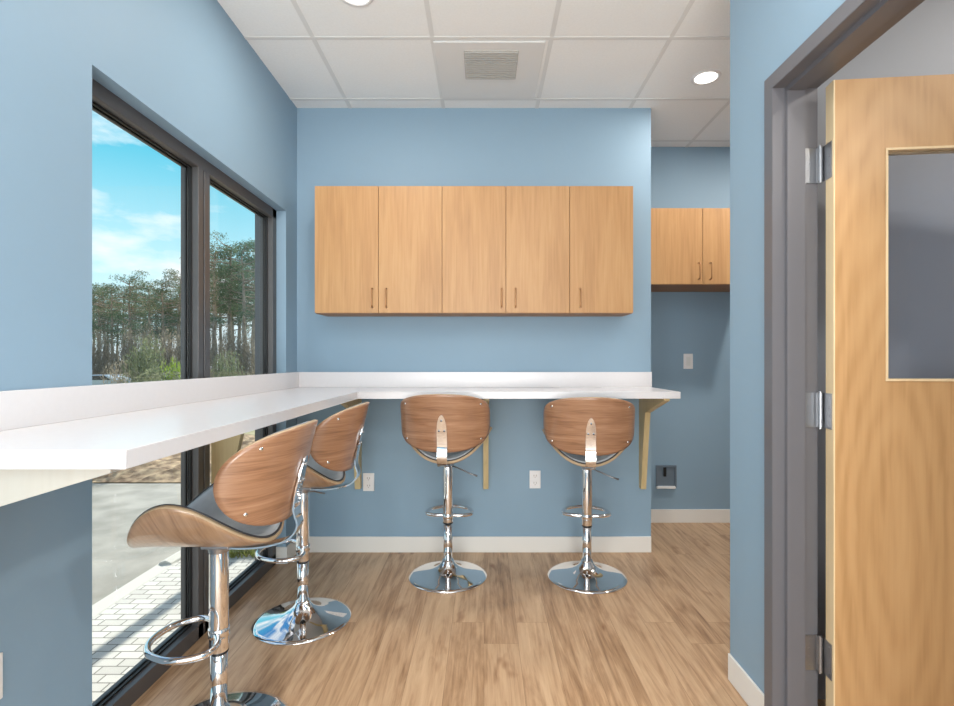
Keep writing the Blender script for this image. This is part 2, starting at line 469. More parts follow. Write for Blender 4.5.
# ------------------------------------------------------------------ window
win = empty('window_1', (XL, (WY0+WY1)/2, 0), kind='structure')
win.location = (0, 0, 0)
XF = -1.275
bm = bmesh.new()
def bar(y0, y1, z0, z1, off=0.0):
    box(bm, XF-0.036, XF, y0, y1, z0, z1, bev=0.002)
    box(bm, XF-0.080, XF-0.046, y0, y1, z0, z1, bev=0.002)
def bar_core(b_, y0, y1, z0, z1):
    box(b_, XF-0.050, XF-0.032, y0+0.008, y1-0.008, z0+0.008, z1-0.008)
bar(WY1-0.058, WY1, 0.0, WZ)
bar(WY0, WY0+0.05, 0.0, WZ)
bar(WY0, WY1, WZ-0.055, WZ)
bar(WY0, WY1, 0.0, 0.065)
box(bm, -1.402, XF-0.076, WY1-0.014, WY1, 0, WZ); box(bm, -1.402, XF-0.076, WY0, WY0+0.014, 0, WZ)
box(bm, -1.402, XF-0.076, WY0, WY1, WZ-0.014, WZ)
obj('window_frame', bm, M['bronze'], win)
bm = bmesh.new()
for a in ((WY1-0.058, WY1, 0.0, WZ), (WY0, WY0+0.05, 0, WZ), (WY0, WY1, WZ-0.055, WZ), (WY0, WY1, 0.0, 0.065), (2.286, 2.383, 0.03, WZ-0.05)):
    bar_core(bm, *a)
# thin black glazing gaskets
for (a, b_) in ((WY0+0.05, 2.286), (2.383, WY1-0.058)):
    for xx in (XF-0.030, XF-0.050):
        box(bm, xx-0.006, xx, a, a+0.01, 0.065, WZ-0.055); box(bm, xx-0.006, xx, b_-0.01, b_, 0.065, WZ-0.055)
        box(bm, xx-0.006, xx, a, b_, 0.065, 0.073); box(bm, xx-0.006, xx, a, b_, WZ-0.063, WZ-0.055)
obj('gasket', bm, M['gasket'], win)
bm = bmesh.new()
for (a, b_) in ((2.286, 2.328), (2.338, 2.383)):
    bar(a, b_, 0.0, WZ-0.05)
obj('mullion', bm, M['bronze'], win)
for (a, b_) in ((WY0+0.04, 2.296), (2.373, WY1-0.05)):
    obj('glass_pane', B(XF-0.044, XF-0.038, a, b_, 0.055, WZ-0.045), M['glass'], win)

# unseen rear window, added behind the camera to let light in
w2 = empty('added_rear_window', (0, 0, 0), kind='structure')
bm = bmesh.new()
for x in (-1.15, -0.48, 0.18, 0.85): box(bm, x, x+0.05, YR-0.08, YR-0.02, 0.25, 2.65)
for z in (0.25, 2.60): box(bm, -1.15, 0.9, YR-0.08, YR-0.02, z, z+0.05)
obj('window_frame', bm, M['bronze'], w2)

w3 = empty('added_side_window', (0, 0, 0), kind='structure')  # unseen side window, added to bring light onto the right wall
bm = bmesh.new()
for y in (-1.7, -0.925, -0.15): box(bm, -1.36, -1.30, y, y+0.05, 0.3, 2.2)
for z in (0.3, 2.15): box(bm, -1.36, -1.30, -1.7, -0.1, z, z+0.05)
obj('window_frame', bm, M['bronze'], w3)

# ------------------------------------------------------------------ door frame and door
df = empty('door_frame', (XR, DY1, 0), kind='structure', label='grey painted steel door frame around the open wooden door', cat='door frame')
df.name = 'door_2'; df.location = (0, 0, 0)
bm = bmesh.new()
prof = [(0.95, 0.0), (0.95, 0.05), (0.964, 0.05), (1.086, 0.05), (1.10, 0.05), (1.10, 0.0), (1.05, 0.0), (1.05, -0.016), (0.99, -0.016), (0.99, 0.0)]
# (x, offset outward from the opening); swept as two jambs and a head with mitred corners
def framept(x, o, k):
    return {0: (x, DY1+o, 0.0), 1: (x, DY1+o, DZ+o+0.006), 2: (x, DY0-o, DZ+o+0.006), 3: (x, DY0-o, 0.0)}[k]
rings = [[bm.verts.new(framept(x, o, k)) for (x, o) in prof] for k in range(4)]
n = len(prof)
for a, b_ in zip(rings, rings[1:]):
    for i in range(n):
        bm.faces.new((a[i], a[(i+1) % n], b_[(i+1) % n], b_[i]))
bm.faces.new(rings[0]); bm.faces.new(rings[3][::-1])
bmesh.ops.bevel(bm, geom=[e for e in bm.edges if e.calc_length() > 0.5], offset=0.0015, segments=2, affect='EDGES')
obj('jamb_frame', bm, M['frame'], df)

PIV = Vector((1.108, 1.66, 0))
door = empty('door_1', tuple(PIV), R(-5.5), kind='structure')
# local: x along the leaf, y from -0.044 (face to the camera) to 0
DW, DT, DH = 0.914, 0.044, 2.134
bm = bmesh.new()
sx0, sx1, lz0, lz1 = 0.153, 0.761, 1.184, 1.913
box(bm, 0.004, sx0, -DT, 0, 0.012, DH); box(bm, sx1, DW-0.004, -DT, 0, 0.012, DH)
box(bm, sx0, sx1, -DT, 0, 0.012, lz0); box(bm, sx0, sx1, -DT, 0, lz1, DH)
obj('door_leaf', bm, M['doorwood'], door)
bm = bmesh.new()
box(bm, 0.0, 0.004, -DT, 0, 0.012, DH); box(bm, DW-0.004, DW, -DT, 0, 0.012, DH)
eb = obj('edge_band', bm, M['dooredge'], door); eb['label'] = 'pale solid wood edge of the door'
bm = bmesh.new()
for yy in (-DT-0.002, -0.014):
    box(bm, sx0, sx0+0.007, yy, yy+0.016, lz0, lz1); box(bm, sx1-0.007, sx1, yy, yy+0.016, lz0, lz1)
    box(bm, sx0+.007, sx1-.007, yy, yy+0.016, lz0, lz0+0.007); box(bm, sx0+.007, sx1-.007, yy, yy+0.016, lz1-0.007, lz1)
obj('glazing_bead', bm, M['dooredge'], door)
obj('glass_pane', B(sx0+.001, sx1-.001, -0.028, -0.016, lz0+.001, lz1-.001), M['doorglass'], door)
# lever handle on the free edge
hd = bmesh.new()
cyl(hd, (0.85, -DT, 1.0), (0, -1, 0), 0.028, 0.008, 24); cyl(hd, (0.85, -DT-0.008, 1.0), (0, -1, 0), 0.01, 0.045)
tube(hd, [(0.855, -DT-0.05, 1.0), (0.74, -DT-0.05, 1.0)], 0.009)
obj('door_handle', hd, M['steel'], door, True)
# hinges: leaf on the jamb, barrel, leaf on the door edge (one hinge = one part)
inv = door.matrix_basis.inverted()
for hz in (1.889, 1.086, 0.288):
    bm = bmesh.new()
    # jamb leaf on the rabbet face (world coordinates moved into the door's)
    h0, h1 = hz-0.057, hz+0.057
    b2 = bmesh.new()
    box(b2, 1.054, 1.096, 1.6835, 1.6865, h0, h1)
    ks = 5
    for i in range(ks):
        z0 = h0+(h1-h0)*i/ks
        cyl(b2, (1.0985, 1.673, z0+0.001), (0, 0, 1), 0.0075, (h1-h0)/ks-0.002, 14)
    cyl(b2, (1.0985, 1.673, h0-0.004), (0, 0, 1), 0.006, h1-h0+0.008, 14)
    box(b2, 1.0935, 1.0985, 1.676, 1.6865, h0, h1)
    for i, (sx_, sz_) in enumerate(((1.066, -.042), (1.062, -.014), (1.062, .014), (1.066, .042))):
        cyl(b2, (sx_+0.006, 1.6838, hz+sz_), (0, -1, 0), 0.0042, 0.0012, 10)
    b2.transform(door.matrix_basis.inverted() if False else (Matrix.Translation(PIV) @ Matrix.Rotation(R(-5.5), 4, 'Z')).inverted())
    box(b2, -0.0025, 0.0, -0.036, 0.012, h0, h1)
    for sz_ in (-.042, -.014, .014, .042):
        cyl(b2, (-0.0025, -0.022, hz+sz_), (-1, 0, 0), 0.0042, 0.001, 10)
    bm.free()
    obj('hinge', b2, M['steel'], door)

# ================================================================== COUNTER
CX, CYF, CY0 = -0.70, 2.83, 1.0              # front of left leg, front of back leg, near end
ct = empty('countertop', (XL, CY0, 1.036), label='white L-shaped bar countertop running under the window and along the back wall', cat='countertop')
ct.location = (0, 0, 0)
bm = bmesh.new()
prism(bm, [(XL, CY0), (CX, CY0), (CX, CYF), (1.087, CYF), (1.087, YB), (XL, YB)], lambda u, v, w: (u, v, w), 1.036, 1.074, bev=0.0018)
obj('worktop', bm, M['counter'], ct)
bm = bmesh.new()
box(bm, XL, XL+0.02, CY0, YB, 1.074, 1.172, bev=0.0015)
obj('backsplash', bm, M['counter'], ct)
bm = bmesh.new()
box(bm, XL+0.02, 1.087, YB-0.02, YB, 1.074, 1.172, bev=0.0015)
obj('backsplash', bm, M['counter'], ct)

BP = [(0, 1.035), (0.465, 1.035), (0.465, 1.022), (0.13, 0.922), (0.105, 0.80), (0.045, 0.42), (0, 0.42)]
def bracket(fn, a, b_, label, m_='cream'):
    bm = bmesh.new(); prism(bm, BP, fn, a, b_, bev=0.0015)
    o = obj('counter_bracket', bm, M[m_])
    return tag(o, label, 'bracket', 'cream wooden brackets under the countertop')
fb = lambda u, v, w: (w, YB-u, v)
fl = lambda u, v, w: (XL+u, w, v)
flw = lambda u, v, w: (XF+u*1.1, w, v)
bracket(fb, 1.008, 1.042, 'cream wooden counter bracket at the right end of the back wall')
bracket(fb, -0.005, 0.029, 'cream wooden counter bracket partly hidden behind the centre left bar stool')
bracket(fb, -0.83, -0.796, 'cream wooden counter bracket beside the left outlet, behind the corner stool')
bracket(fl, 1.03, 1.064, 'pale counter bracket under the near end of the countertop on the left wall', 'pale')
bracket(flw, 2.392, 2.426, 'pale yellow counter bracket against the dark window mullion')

# ================================================================== WALL CABINETS
def cabinet(x0, x1, splits, yf, yb, z0, z1, handles, label, group):
    t = empty('wall_cabinet', ((x0+x1)/2, yb, z0), label=label, cat='cabinet', group=group)
    ox, oy, oz = (x0+x1)/2, yb, z0
    bm = bmesh.new(); th = 0.018
    box(bm, x0, x1, yf+0.021, yb, z0, z1)
    bm.transform(Matrix.Translation((-ox, -oy, -oz)))
    obj('cabinet_body', bm, M['maple_dark'], t)
    xs = [x0] + splits + [x1]
    for i in range(len(xs)-1):
        bm = bmesh.new()
        box(bm, xs[i]+0.0015, xs[i+1]-0.0015, yf, yf+0.019, z0+0.002, z1, bev=0.001)
        bm.transform(Matrix.Translation((-ox, -oy, -oz)))
        d = obj('cabinet_door', bm, M['maple'], t)
        hx = handles[i]; zz0 = z0+0.035; L = 0.112
        bm = bmesh.new()
        p = [(hx, yf, zz0), (hx, yf-0.028, zz0+0.002), (hx, yf-0.030, zz0+0.012), (hx, yf-0.030, zz0+L-0.012), (hx, yf-0.028, zz0+L-0.002), (hx, yf, zz0+L)]
        tube(bm, p, 0.0042, 8)
        bm.transform(Matrix.Translation((-ox, -oy, -oz)))
        obj('handle', bm, M['copper'], d, True)
    return t
YC = 3.09
c0, cw = -1.023, 0.385
xs = [c0+cw*i for i in range(6)]
zt, zb = 2.300, 1.533
gC = 'maple wall cabinets above the counter'
sc_ = YC/512
def hxp(px): return (px-484)*sc_
cabinet(xs[0], xs[2], [xs[1]], YC, YB, zb, zt, [hxp(372.5), hxp(386.5)], 'maple two-door wall cabinet nearest the window', gC)
cabinet(xs[2], xs[4], [xs[3]], YC, YB, zb, zt, [hxp(501.5), hxp(515.5)], 'maple two-door wall cabinet in the middle of the back wall row', gC)
cabinet(xs[4], xs[5], [], YC, YB, zb, zt, [hxp(580)], 'narrow single-door maple wall cabinet at the right end of the row', gC)
cabinet(1.095, 1.937, [1.516], 3.55, 3.94, 1.774, 2.303, [1.516-0.030, 1.516+0.050], 'short maple two-door cabinet hung high in the alcove on the right', None)

# ================================================================== OUTLETS
def outlet(name, at, rz, label, kind='socket'):
    t = empty(name, at, rz, label=label, cat='outlet' if kind == 'socket' else 'switch')
    obj('cover_plate', B(-0.036, 0.036, -0.006, 0, -0.058, 0.058, bev=0.0025), M['plate'], t)
    if kind == 'socket':
        for dz in (-0.024, 0.024):
            sk = obj('socket', B(-0.016, 0.016, -0.0085, -0.004, dz-0.014, dz+0.014, bev=0.002), M['plate'], t)
            bm = bmesh.new()
            box(bm, -0.009, -0.006, -0.0092, -0.008, dz-0.002, dz+0.008)
            box(bm, 0.006, 0.009, -0.0092, -0.008, dz-0.002, dz+0.008)
            box(bm, -0.002, 0.002, -0.0092, -0.008, dz-0.011, dz-0.006)
            obj('socket_slots', bm, M['slot'], sk)
    else:
        bm = bmesh.new()
        box(bm, -0.016, 0.016, -0.0085, -0.004, -0.033, 0.033, bev=0.002)
        obj('rocker', bm, M['grid'], t)
    return t
outlet('wall_outlet', (-0.750, YB, 0.456), 0, 'white wall outlet left of the stools, beside the left bracket')
outlet('wall_outlet', (0.332, YB, 0.473), 0, 'white wall outlet low on the wall between the two back stools')
outlet('wall_outlet', (XL, 1.254, 0.457), R(90), 'white wall plate at the left picture edge on the window wall')
outlet('light_switch', (1.570, 3.94, 1.240), 0, 'small white switch plate on the alcove wall', 'switch')
# recessed utility box
ub = empty('utility_box', (1.40, 3.94, 0.355), label='recessed grey utility outlet box low on the alcove wall', cat='outlet box')
bm = bmesh.new()
for a in ((-.078, -.066, -.085, .085), (.066, .078, -.085, .085)): box(bm, a[0], a[1], -0.012, 0, a[2], a[3])
box(bm, -.066, .066, -.012, 0, .073, .085)
obj('box_frame', bm, M['darkbox'], ub)
obj('back_panel', B(-.066, .066, -.004, 0, -.073, .073), M['darkbox'], ub)
e_ = obj('ledge', B(-.078, .066, -.03, 0, -.088, -.073, bev=.002), M['plate'], ub); e_['label'] = 'white ledge'
obj('socket', B(-.022, .0, -.012, -.004, .0, .07, bev=.002), M['black'], ub)

# ================================================================== CEILING FITTINGS
vt = empty('ceiling_vent', (0.028, 2.9125, H), label='square air vent panel with grey grille in the ceiling', cat='vent')
obj('panel', B(-0.288, 0.288, -0.283, 0.283, -0.009, -0.001, bev=0.002), M['vent'], vt)
bm = bmesh.new()
box(bm, -0.135, 0.155, -0.215, 0.055, -0.013, -0.009)
for i in range(13):
    y = -0.207+i*0.0205
    box(bm, -0.13, 0.15, y, y+0.008, -0.018, -0.013)
obj('grille', bm, M['louver'], vt)
def downlight(x, y, label, first=[None]):
    if first[0] is None:
        t = empty('recessed_light', (x, y, H), label=label, cat='ceiling light', group='round recessed ceiling lights')
        bm = bmesh.new()
        lathe(bm, [(0.062, -0.001), (0.062, -0.006), (0.070, -0.009), (0.080, -0.006), (0.082, -0.001)], 40)
        obj('trim_ring', bm, M['plate'], t, True)
        bm = bmesh.new(); lathe(bm, [(0, -0.004), (0.062, -0.004)], 40)
        obj('lens', bm, M['lens'], t)
        first[0] = t
    else:
        s = first[0]; t = s.copy(); col.objects.link(t)
        t.location = (x, y, H); t['label'] = label
        for ch in s.children:
            c = ch.copy(); c.parent = t; col.objects.link(c)
    l = bpy.data.lights.new('downlight_lamp', 'AREA'); l.shape = 'DISK'; l.size = 0.13; l.energy = DOWN_W*(2.6 if x > 2 else 1 if y < 2.9 else 0.7); l.color = (1, 0.95, 0.88)
    lo = bpy.data.objects.new('downlight_lamp', l); lo.location = (x, y, H-0.012); col.objects.link(lo)
downlight(1.286, 2.967, 'round recessed ceiling light near the alcove')
downlight(-0.575, 2.29, 'round recessed ceiling light cut off by the top edge, left of centre')
for (x, y, w_) in ((0.5, 1.0, 'in front of the wooden door, above the picture'), (-0.575, 0.45, 'above the near end of the countertop'), (0.6, -0.8, 'behind the camera on the door side'), (-0.575, -1.4, 'behind the camera on the window side'),
                  (2.3, 1.0, 'in the room behind the wooden door'), (2.3, -0.8, 'at the back of the room behind the wooden door'), (2.2, 3.0, 'deep in the alcove, hidden by the right wall')):
    downlight(x, y, 'added unseen round recessed ceiling light '+w_)  # downlights out of view, added for more light in the rooms

# ================================================================== BAR STOOLS
def seat_z(x, y):
    z = 0.656 + 0.182*(abs(x)/0.245)**2.15
    if y < -0.08: z += 0.9*(-0.08-y)**2*1.6
    if y > 0.15: z -= 0.5*(y-0.15)**2
    return z
def seat_out(th, k=1.0):
    c, s = math.cos(th), math.sin(th)
    x = 0.245*k*math.copysign(abs(c)**0.98, c)
    if s >= 0: y = 0.02 + 0.225*k*abs(s)**1.08
    else: y = 0.02 - 0.21*k*abs(s)
    return x, y
def seat_grid(scale, dz, inset=0.0):
    bm = bmesh.new(); NR, NT = 14, 72
    c = bm.verts.new((0, 0.02, seat_z(0, 0.02)+dz)); prev = None
    for i in range(1, NR+1):
        r = i/NR; ring = []
        for j in range(NT):
            x, y = seat_out(2*PI*j/NT, scale*r)
            e_ = 0.0
            if inset and r > 0.88: e_ = -inset*((r-0.88)/0.12)**2
            ring.append(bm.verts.new((x, y, seat_z(x, y)+dz+e_)))
        for j in range(NT):
            k = (j+1) % NT
            if prev is None: bm.faces.new((c, ring[j], ring[k]))
            else: bm.faces.new((prev[j], ring[j], ring[k], prev[k]))
        prev = ring
    return bm
def solid(o, th, off=-1.0, rim=None):
    m = o.modifiers.new('solid', 'SOLIDIFY'); m.thickness = th; m.offset = off
    if rim is not None: m.material_offset_rim = rim
    return o
def back_pt(s, t, inset=0.0, k=1.0):
    ph = s*R(88)*k
    hh = 0.157*k*math.sqrt(max(0.0, 1-s*s))**0.9
    zc = 0.888 + 0.018*s*s
    z = zc + t*hh
    x = (0.243-inset)*math.sin(ph)
    y0 = -(0.232 + 0.24*(z-0.735)) + 0.165*(1-math.cos(ph))
    return Vector((x, y0 + inset*math.cos(ph), z))
def back_grid(inset, k=1.0):
    """oval sheet bent round the sitter; polar grid so that the rim is clean"""
    bm = bmesh.new(); NR, NT = 14, 72
    def P(r, th):
        u = r*math.copysign(abs(math.cos(th))**1.0, math.cos(th)); v = r*math.copysign(abs(math.sin(th))**1.0, math.sin(th))
        ph = u*R(88)*k
        z = 0.888 + 0.018*u*u + v*0.157*k
        x = (0.243-inset)*math.sin(ph)
        y = -(0.232 + 0.24*(z-0.735)) + 0.165*(1-math.cos(ph)) + inset*math.cos(ph)
        return (x, y, z)
    c = bm.verts.new(P(0, 0)); prev = None
    for i in range(1, NR+1):
        ring = [bm.verts.new(P(i/NR, 2*PI*j/NT)) for j in range(NT)]
        for j in range(NT):
            q = (j+1) % NT
            if prev is None: bm.faces.new((c, ring[j], ring[q]))
            else: bm.faces.new((prev[j], ring[j], ring[q], prev[q]))
        prev = ring
    return bm, P
def make_stool(label):
    t = empty('bar_stool', (0, 0, 0), label=label, cat='bar stool', group='chrome bar stools with bentwood seats')
    # base
    bm = bmesh.new()
    lathe(bm, [(0, 0), (0.222, 0), (0.226, 0.003), (0.225, 0.008), (0.205, 0.013), (0.16, 0.021), (0.115, 0.033), (0.085, 0.045), (0.063, 0.058), (0.047, 0.072), (0.036, 0.088), (0.0305, 0.100), (0, 0.100)], 96)
    obj('base', bm, M['chrome'], t, True)
    bm = bmesh.new(); lathe(bm, [(0, 0.095), (0.0262, 0.095), (0.0262, 0.30), (0, 0.30)], 40)
    p = obj('pole', bm, M['chrome'], t, True)
    bm = bmesh.new(); lathe(bm, [(0, 0.288), (0.0292, 0.288), (0.0298, 0.290), (0.0298, 0.630), (0.0285, 0.636), (0, 0.636)], 40)
    obj('sleeve', bm, M['chrome'], t, True)
    bm = bmesh.new(); lathe(bm, [(0, 0.281), (0.0285, 0.281), (0.0300, 0.284), (0.0300, 0.289), (0, 0.289)], 40)
    c_ = obj('collar', bm, M['black'], t, True); c_['label'] = 'black ring at the bottom of the sleeve'
    # footrest
    ft = bmesh.new()
    pts = [(-0.024, 0.010, 0.350), (-0.085, 0.012, 0.350), (-0.133, 0.050, 0.350), (-0.120, 0.130, 0.350), (-0.060, 0.185, 0.350), (0, 0.200, 0.350),
           (0.060, 0.185, 0.350), (0.120, 0.130, 0.350), (0.133, 0.050, 0.350), (0.085, 0.012, 0.350), (0.024, 0.010, 0.350)]
    tube(ft, smooth_path(pts), 0.0105, 12)
    lathe(ft, [(0.0296, 0.334), (0.0325, 0.336), (0.0325, 0.364), (0.0296, 0.366)], 40)
    obj('footrest', ft, M['chrome'], t, True)
    # seat plate and lever
    bm = bmesh.new()
    box(bm, -0.04, 0.04, -0.05, 0.04, 0.634, 0.648, bev=0.003)
    lathe(bm, [(0, 0.615), (0.031, 0.615), (0.034, 0.634), (0, 0.634)], 32)
    obj('seat_plate', bm, M['steel'], t)
    bm = bmesh.new()
    tube(bm, [(0.03, 0.0, 0.609), (0.075, -0.03, 0.600), (0.13, -0.045, 0.578), (0.172, -0.05, 0.566)], [0.004, 0.004, 0.0045, 0.0055], 10)
    obj('height_lever', bm, M['steel'], t, True)
    # seat
    o = obj('seat_shell', seat_grid(1.0, 0.0), [M['seatwood'], M['ply']], t, True); solid(o, 0.013, -1, 1)
    for p_ in o.data.polygons: p_.use_smooth = True
    pad = obj('seat_pad', seat_grid(0.975, 0.019, 0.012), M['pad'], t, True); solid(pad, 0.017, -1)
    bm = bmesh.new()
    ring = []
    for j in range(96):
        x, y = seat_out(2*PI*j/96, 0.985); ring.append((x, y, seat_z(x, y)+0.004))
    tube(bm, ring, 0.004, 6, closed=True)
    obj('piping', bm, M['piping'], pad, True)
    # backrest
    bmo, P = back_grid(0.0)
    o = obj('backrest', bmo, [M['stoolwood'], M['ply']], t, True); solid(o, 0.012, 0, 1)
    bmi, _ = back_grid(0.016, 0.97)
    bp = obj('back_pad', bmi, M['pad'], t, True); solid(bp, 0.018, 0)
    for (u, v) in ((-.62, .60), (.62, .60), (-.62, -.62), (.62, -.62)):
        p0 = Vector(P(1, 0));
        ph = u*R(88); z = 0.888+0.018*u*u+v*0.157
        x = 0.243*math.sin(ph); y = -(0.232+0.24*(z-0.735))+0.165*(1-math.cos(ph))
        nrm = Vector((0.165*math.sin(ph), -0.243*math.cos(ph), 0)).normalized()
        bm = bmesh.new(); cyl(bm, Vector((x, y, z))+nrm*0.005, nrm, 0.006, 0.0035, 14)
        obj('bolt', bm, M['chrome'], o, True)
    # chrome strap joining the seat to the back
    bm = bmesh.new()
    path = smooth_path([(0, -0.02, 0.634), (0, -0.12, 0.634), (0, -0.19, 0.645), (0, -0.240, 0.664), (0, -0.268, 0.705), (0, -0.257, 0.755), (0, -0.262, 0.810), (0, -0.273, 0.860), (0, -0.284, 0.905), (0, -0.291, 0.935)], sub=6)
    N = len(path); L = []
    for i, p in enumerate(path):
        tt = path[min(i+1, N-1)]-path[max(i-1, 0)]; tt.normalize(); nn = Vector((0, -tt.z, tt.y)).normalized()
        w = 0.027
        rem = (N-1-i)/(N-1)
        if p.z > 0.84: w = 0.027*max(0.10, math.sqrt(max(0, 1-((p.z-0.84)/0.096)**2)))
        L.append([bm.verts.new(p+Vector((sx*w, 0, 0))+nn*sn*0.003) for sx, sn in ((-1, -1), (1, -1), (1, 1), (-1, 1))])
    for a, b_ in zip(L, L[1:]):
        for k in range(4): bm.faces.new((a[k], a[(k+1) % 4], b_[(k+1) % 4], b_[k]))
    bm.faces.new(L[0]); bm.faces.new(L[-1][::-1])
    st = obj('strap', bm, M['chrome'], t, False)
    for (x, z) in ((0, 0.905), (-0.014, 0.850), (0.014, 0.850)):
        y = -(0.232+0.24*(z-0.735))-0.016
        bm = bmesh.new(); cyl(bm, (x, y+0.006, z), (0, -1, 0), 0.005, 0.010, 12)
        obj('bolt', bm, M['steel'], st, True)
    return t
def copy_tree(o, parent=None):
    c = o.copy(); col.objects.link(c)
    if parent: c.parent = parent
    for ch in list(o.children): copy_tree(ch, c)
    return c
proto = make_stool('x')
stools = [(-0.208, 2.96, R(-3), 0, 0.045, 'bar stool left of centre at the back counter, seen from behind, backrest grain greyish'),
          (0.593, 2.95, R(-7), 0, 0.02, 'bar stool nearest the alcove, seen from behind, right of the low outlet'),
          (-0.870, 2.46, R(90), R(28), 0.0, 'bar stool near the room corner facing the window, under the counter'),
          (-0.880, 1.70, R(90), R(32), 0.0, 'closest bar stool facing the window, large in the lower left')]
insts = [proto] + [copy_tree(proto) for _ in stools[1:]]
for s, (x, y, rz, fr, up, lab) in zip(insts, stools):
    s.location = (x, y, 0); s.rotation_euler = (0, 0, rz); s['label'] = lab
    for ch in s.children:
        n_ = ch.name.split('.')[0]
        if n_ == 'footrest': ch.rotation_euler = (0, 0, fr)
        if up and n_ in ('sleeve', 'collar', 'seat_plate', 'height_lever', 'seat_shell', 'seat_pad', 'backrest', 'back_pad', 'strap'):
            ch.location = (0, 0, up*0.6)

# ================================================================== OUTSIDE
G = -0.15
def gz(x, y):
    if y < 9: return G
    if y > 25: return -1.2
    return G - 1.05*(y-9)/16
bm = bmesh.new()
box(bm, -2.12, -1.40, -2, 3.9, G-0.1, G)
struct('sidewalk', bm, M['paver'])
bm = bmesh.new()
box(bm, -2.24, -2.12, -2, 3.55, G-0.2, G+0.002, bev=0.01)
tube(bm, smooth_path([(-2.18, 3.5, G-.03), (-2.14, 3.9, G-.03), (-1.9, 4.15, G-.03), (-1.45, 4.15, G-.03)]), 0.06, 8)
struct('curb', bm, M['curb'])
bm = bmesh.new()
ys = [-2, 5.9]; 
v = [bm.verts.new(p) for p in ((-60, -2, G-0.02), (-2.2, -2, G-0.02), (-2.2, 5.9, G-0.02), (-60, 5.9, G-0.02))]; bm.faces.new(v)
v = [bm.verts.new(p) for p in ((-2.2, 3.4, G-0.02), (-1.4, 3.4, G-0.02), (-1.4, 5.9, G-0.02), (-2.2, 5.9, G-0.02))]; bm.faces.new(v)
struct('road', bm, M['asphalt'])
random.seed(5)
bm = bmesh.new()
NX, NY = 90, 30
g = [[None]*(NY+1) for _ in range(NX+1)]
for i in range(NX+1):
    for j in range(NY+1):
        x = -9+i*8.0/NX; y = 5.9+j*3.1/NY
        hgt = 0 if j in (0, NY) else 0.10*min(1, j/4)+random.uniform(-.03, .03)
        g[i][j] = bm.verts.new((x, y, G-0.01+hgt))
for i in range(NX):
    for j in range(NY): bm.faces.new((g[i][j], g[i+1][j], g[i+1][j+1], g[i][j+1]))
struct('mulch_bed', bm, M['mulch'])
bm = bmesh.new()
v = [bm.verts.new(p) for p in ((-90, 5.9, G-0.03), (30, 5.9, G-0.03), (30, 9, G-0.03), (-90, 9, G-0.03), (30, 25, -1.2), (-90, 25, -1.2), (30, 120, -1.2), (-120, 120, -1.2))]
bm.faces.new((v[0], v[1], v[2], v[3])); bm.faces.new((v[3], v[2], v[4], v[5])); bm.faces.new((v[5], v[4], v[6], v[7]))
struct('lawn', bm, M['turf'])
bm = bmesh.new()
for _ in range(9000):
    x = random.uniform(-2.05, -1.42); y = random.uniform(3.62, 5.8)
    if y < 3.9 and x < -1.9: continue
    h = random.uniform(.04, .12); a = random.uniform(0, 6.28); dx, dy = .007*math.cos(a), .007*math.sin(a)
    lx, ly = random.uniform(-.05, .05), random.uniform(-.05, .05)
    bm.faces.new([bm.verts.new(p) for p in ((x-dx, y-dy, G-.005), (x+dx, y+dy, G-.005), (x+lx, y+ly, G+h))])
tag(obj('grass', bm, M['grass']), 'yellow-green grass strip outside against the building', 'grass', kind='stuff')
bm = bmesh.new()
box(bm, -2.05, -1.41, 3.62, 5.85, G-.04, G-0.004)
struct('grass_bed', bm, M['turf'])

def P3(px, py, Y):
    return Vector(((px-484)/F*Y, Y, 1.25-(py-360)/F*Y))
def leaves(bm, c, rx, ry, rz, n, s, rnd, shell=0.0):
    for _ in range(n):
        while True:
            v = Vector((rnd.uniform(-1, 1), rnd.uniform(-1, 1), rnd.uniform(-1, 1)))
            if shell < v.length < 1: break
        p = Vector(c)+Vector((v.x*rx, v.y*ry, v.z*rz))
        e1 = Vector((rnd.gauss(0, 1), rnd.gauss(0, 1), rnd.gauss(0, 1))).normalized()*s*rnd.uniform(.6, 1.3)
        e2 = Vector((rnd.gauss(0, 1), rnd.gauss(0, 1), rnd.gauss(0, 1))).normalized()*s*rnd.uniform(.4, .9)
        bm.faces.new([bm.verts.new(q) for q in (p, p+e1, p+e1*0.3+e2)])
def pine_meshes(seed, Ht, dense=1.0):
    rnd = random.Random(seed)
    tr = bmesh.new(); fo = bmesh.new()
    lean = rnd.uniform(-.25, .25)
    n = 9
    tp = [(lean*(i/n)**2+rnd.uniform(-.05, .05), rnd.uniform(-.05, .05), Ht*0.96*i/n) for i in range(n+1)]
    tube(tr, tp, [0.20*(1-.8*i/n) for i in range(n+1)], 7)
    start = rnd.uniform(.38, .55)
    nb = 24
    for k in range(nb):
        f = start+(1-start)*(k/nb); z = Ht*f
        L = (1.0+1.25*math.sin(PI*min(1, (f-start)/(1-start)*.85+.15)))*rnd.uniform(.55, 1.1)
        a = rnd.uniform(0, 2*PI)
        ax = lean*f*f
        end = Vector((ax+L*math.cos(a), L*math.sin(a), z+rnd.uniform(.1, .6)))
        tube(tr, [(ax, 0, z-.1), ((ax+end.x)/2, end.y/2, z+.05), tuple(end)], [.05, .035, .015], 4)
        leaves(fo, end, .62, .62, .34, int(95*dense), .13, rnd)
        leaves(fo, (ax*.4+end.x*.6, end.y*.6, end.z+.05), .5, .5, .26, int(45*dense), .12, rnd)
    leaves(fo, (lean, 0, Ht*.97), .6, .6, .5, int(170*dense), .13, rnd)
    return tr, fo
variants = []
